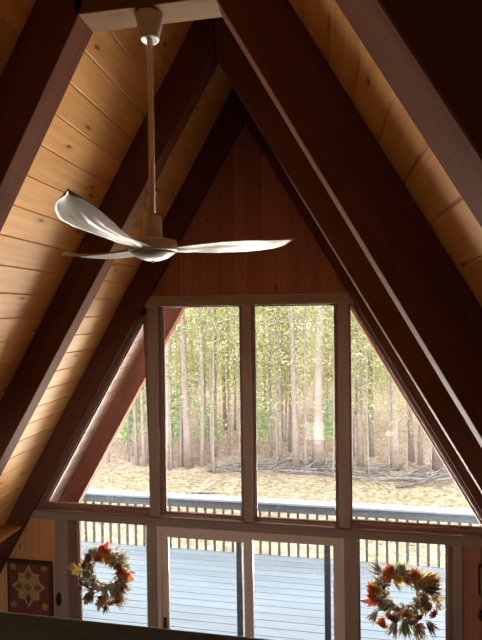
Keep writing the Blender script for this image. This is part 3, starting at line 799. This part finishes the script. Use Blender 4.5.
for i in range(34):
    y = 16.3 + 7 * rp.random(); x = (-.62 + 1.14 * (i + rp.random()) / 34) * y * .98
    place(unders[i % 3], x, y, rp.uniform(0, 6.28), rp.uniform(.8, 1.15), 'yellow-green leafy understory tree just behind the front trunks', 'leafy trees behind the front trunks')
saps = [tree_proto('sapling_tree', 'tree', 6.6, .02, 46, (1.5, 6.5), (.4, 1.5), 1500, .6, .30, .07, LEAFO, BARKF, 250 + i) for i in range(2)]
for i, x in enumerate((-7.6, -6.7, -5.9, -4.85, -4.2, -2.75, -2.1, -1.5, -.9, .9, 1.45, 1.95, 2.6, 3.1, 3.75, 4.5)):
    place(saps[i % 2], x, 15.0 + .4 * math.sin(x * 5), rp.uniform(0, 6.28), rp.uniform(.8, 1.3), 'thin-stemmed leafy sapling at the very edge of the yard', 'leafy saplings at the edge of the yard')
shr = [tree_proto('green_shrub', 'shrub', 2.6, .02, 30, (.3, 2.5), (.3, .8), 1500, .15, .13, .11, LEAFG, BARKF, 300)]
for x, y, s, l in ((-6.1, 16.0, 1.2, 'fresh green shrub under the roof overhang in the plaque-side triangle window'), (-4.55, 16.0, 1.1, 'fresh green shrub beside the first grey trunk past the fly rafter'), (-1.55, 16.8, .9, 'fresh green shrub next to the central mullion'),
                   (.75, 17.5, .9, 'fresh green shrub behind the stoutest trunk'), (-3.4, 16.6, .8, 'fresh green shrub behind the tall pale trunk'), (-7.3, 17.5, 1.4, 'fresh green shrub farthest toward the deck end')):
    place(shr[0], x, y, rp.uniform(0, 6.28), s, l)
for i in range(30):
    y = 20 + 26 * rp.random() ** .8; x = (-.68 + 1.24 * rp.random()) * y
    place(talls[i % 4], x, y, rp.uniform(0, 6.28), rp.uniform(.5, 1.2), 'distant slim trunk deep in the woods', 'distant trunks in the woods', sz=1.1)
for i in range(60):
    y = 22 + 34 * (i / 60) + rp.uniform(-1, 1); x = (-.70 + 1.28 * ((i * .6180339) % 1)) * y
    place(unders[i % 3], x, y, rp.uniform(0, 6.28), rp.uniform(1.2, 1.9), 'distant leafy tree filling the gaps deep in the woods', 'distant leafy trees in the woods')

# brush and fallen branches
def sticks(name, label, cx, cy, lx, ly, n, seed, kind='stuff'):
    rr = random.Random(seed); mb = MB()
    for i in range(n):
        x = cx + rr.uniform(-lx, lx); y = cy + rr.uniform(-ly, ly); a = rr.gauss(0, .6) + (0 if rr.random() < .8 else 1.5); L = rr.uniform(.3, 1.3)
        z = gz(x, y) + rr.uniform(.01, .16); e = rr.uniform(-.1, .15)
        mb.tube([(x, y, z), (x + L * .5 * math.cos(a), y + L * .5 * math.sin(a), z + e * L * .5 + rr.uniform(0, .05)), (x + L * math.cos(a), y + L * math.sin(a), max(gz(x, y) + .01, z + e * L))], [rr.uniform(.008, .022), .012, .005], 5, False)
    return tag(mb.build(name, TWIG), label, 'brush', kind=kind)
sticks('brush_pile', 'grey brush pile at the clearing edge past the central mullion', -.5, 15.2, 1.5, .5, 120, 1)
sticks('brush_pile', 'grey brush heaped below the trunks in the picture-side triangle window', 3.0, 14.9, 1.9, .7, 120, 2)
sticks('brush_pile', 'small grey brush heap at the foot of the slim trunks before the mullion', -2.5, 14.9, .8, .35, 50, 3)
def branch(pts, r, label):
    t = thing('fallen_branch', pts[0], label, 'branch', 'fallen branches')
    mb = MB(); mb.tube(pts, [r, r * .8, r * .6, r * .3][:len(pts)], 7); b = mb.build('limb', TWIG, t, smooth=True)
    a = Vector(pts[1]); mb = MB(); mb.tube([a, a + Vector((.35, .1, .22)), a + Vector((.6, .1, .42))], [r * .5, r * .35, r * .15], 6); mb.build('side_twig', TWIG, b, smooth=True)
branch([(1.9, 14.5, GZ + .06), (2.9, 14.6, GZ + .10), (3.8, 14.4, GZ + .16), (4.5, 14.4, GZ + .30)], .055, 'long bare fallen branch lying before the brush in the triangle window')
branch([(2.6, 14.0, GZ + .05), (3.3, 14.2, GZ + .12), (4.0, 14.5, GZ + .28), (4.5, 14.7, GZ + .36)], .045, 'forked bare branch slanting up by the low corner of the triangle window')
branch([(-3.0, 12.85, GZ + .05), (-2.7, 12.87, GZ + .06), (-2.4, 12.9, GZ + .05), (-2.2, 12.9, GZ + .04)], .05, 'short dark log lying alone on the leaves near the deck')
branch([(-.9, 14.9, GZ + .08), (-.1, 14.8, GZ + .10), (.6, 14.8, GZ + .09), (1.1, 14.7, GZ + .06)], .05, 'bare branch lying along the foot of the brush pile')

# ------------------------------------------------------------------ sky and sun
SKY = 7.4
w = bpy.data.worlds.new('sky'); sc.world = w; w.use_nodes = True; nt = w.node_tree
bg = nt.nodes['Background']; tc = N(nt, 'ShaderNodeTexCoord'); sx = N(nt, 'ShaderNodeSeparateXYZ'); nt.links.new(tc.outputs['Generated'], sx.inputs[0])
c = mixc(nt, ramp(nt, sx.outputs[2], 0.0, .6), (1.0, .97, .92), (.84, .92, 1.0))
nt.links.new(c, bg.inputs[0]); bg.inputs[1].default_value = SKY
sun = bpy.data.lights.new('sun', 'SUN'); sun.energy = 1.4; sun.angle = math.radians(25); sun.color = (1, .95, .86)
so = bpy.data.objects.new('sun', sun); COL.objects.link(so)
so.rotation_euler = Vector((.75, .55, .75)).to_track_quat('Z', 'Y').to_euler()

# added area fill above the deck, strengthening light through the gable windows
def daylight(x, y, z, sx_, sy_, aim, watts, col):
    l = bpy.data.lights.new('window_daylight', 'AREA'); l.shape = 'RECTANGLE'; l.size = sx_; l.size_y = sy_; l.energy = watts; l.color = col; l.spread = math.radians(92)
    o = bpy.data.objects.new('window_daylight', l); COL.objects.link(o); o.location = (x, y, z)
    o.rotation_euler = (-Vector(aim)).to_track_quat('Z', 'Y').to_euler(); return o
daylight(0, 7.3, 1.25, 7.0, 2.2, (0, -.74, .67), 690, (1, .92, .80))

# ------------------------------------------------------------------ camera
def basis(yaw, pitch, roll):
    yaw, pitch, roll = (math.radians(a) for a in (yaw, pitch, roll))
    def tw(X, U, F):
        c, s = math.cos(roll), math.sin(roll); X, U = c * X - s * U, s * X + c * U
        c, s = math.cos(pitch), math.sin(pitch); Y, Z = c * F - s * U, s * F + c * U
        c, s = math.cos(yaw), math.sin(yaw); return Vector((c * X - s * Y, s * X + c * Y, Z))
    return tw(1, 0, 0), tw(0, 1, 0), tw(0, 0, 1)
r_, u_, f_ = basis(9.84, -.70, -.73)
cam = bpy.data.cameras.new('camera'); cam.sensor_fit = 'HORIZONTAL'; cam.sensor_width = 36; cam.lens = 36.0; cam.clip_start = .05; cam.clip_end = 400
co = bpy.data.objects.new('camera', cam); COL.objects.link(co)
M = Matrix((r_, u_, -f_)).transposed().to_4x4(); M.translation = Vector((.682, 0, 4.0)); co.matrix_world = M
sc.camera = co
vs_ = sc.view_settings; vs_.view_transform = 'Standard'; vs_.look = 'None'; vs_.gamma = 1; vs_.use_curve_mapping = False; vs_.exposure = 0.0
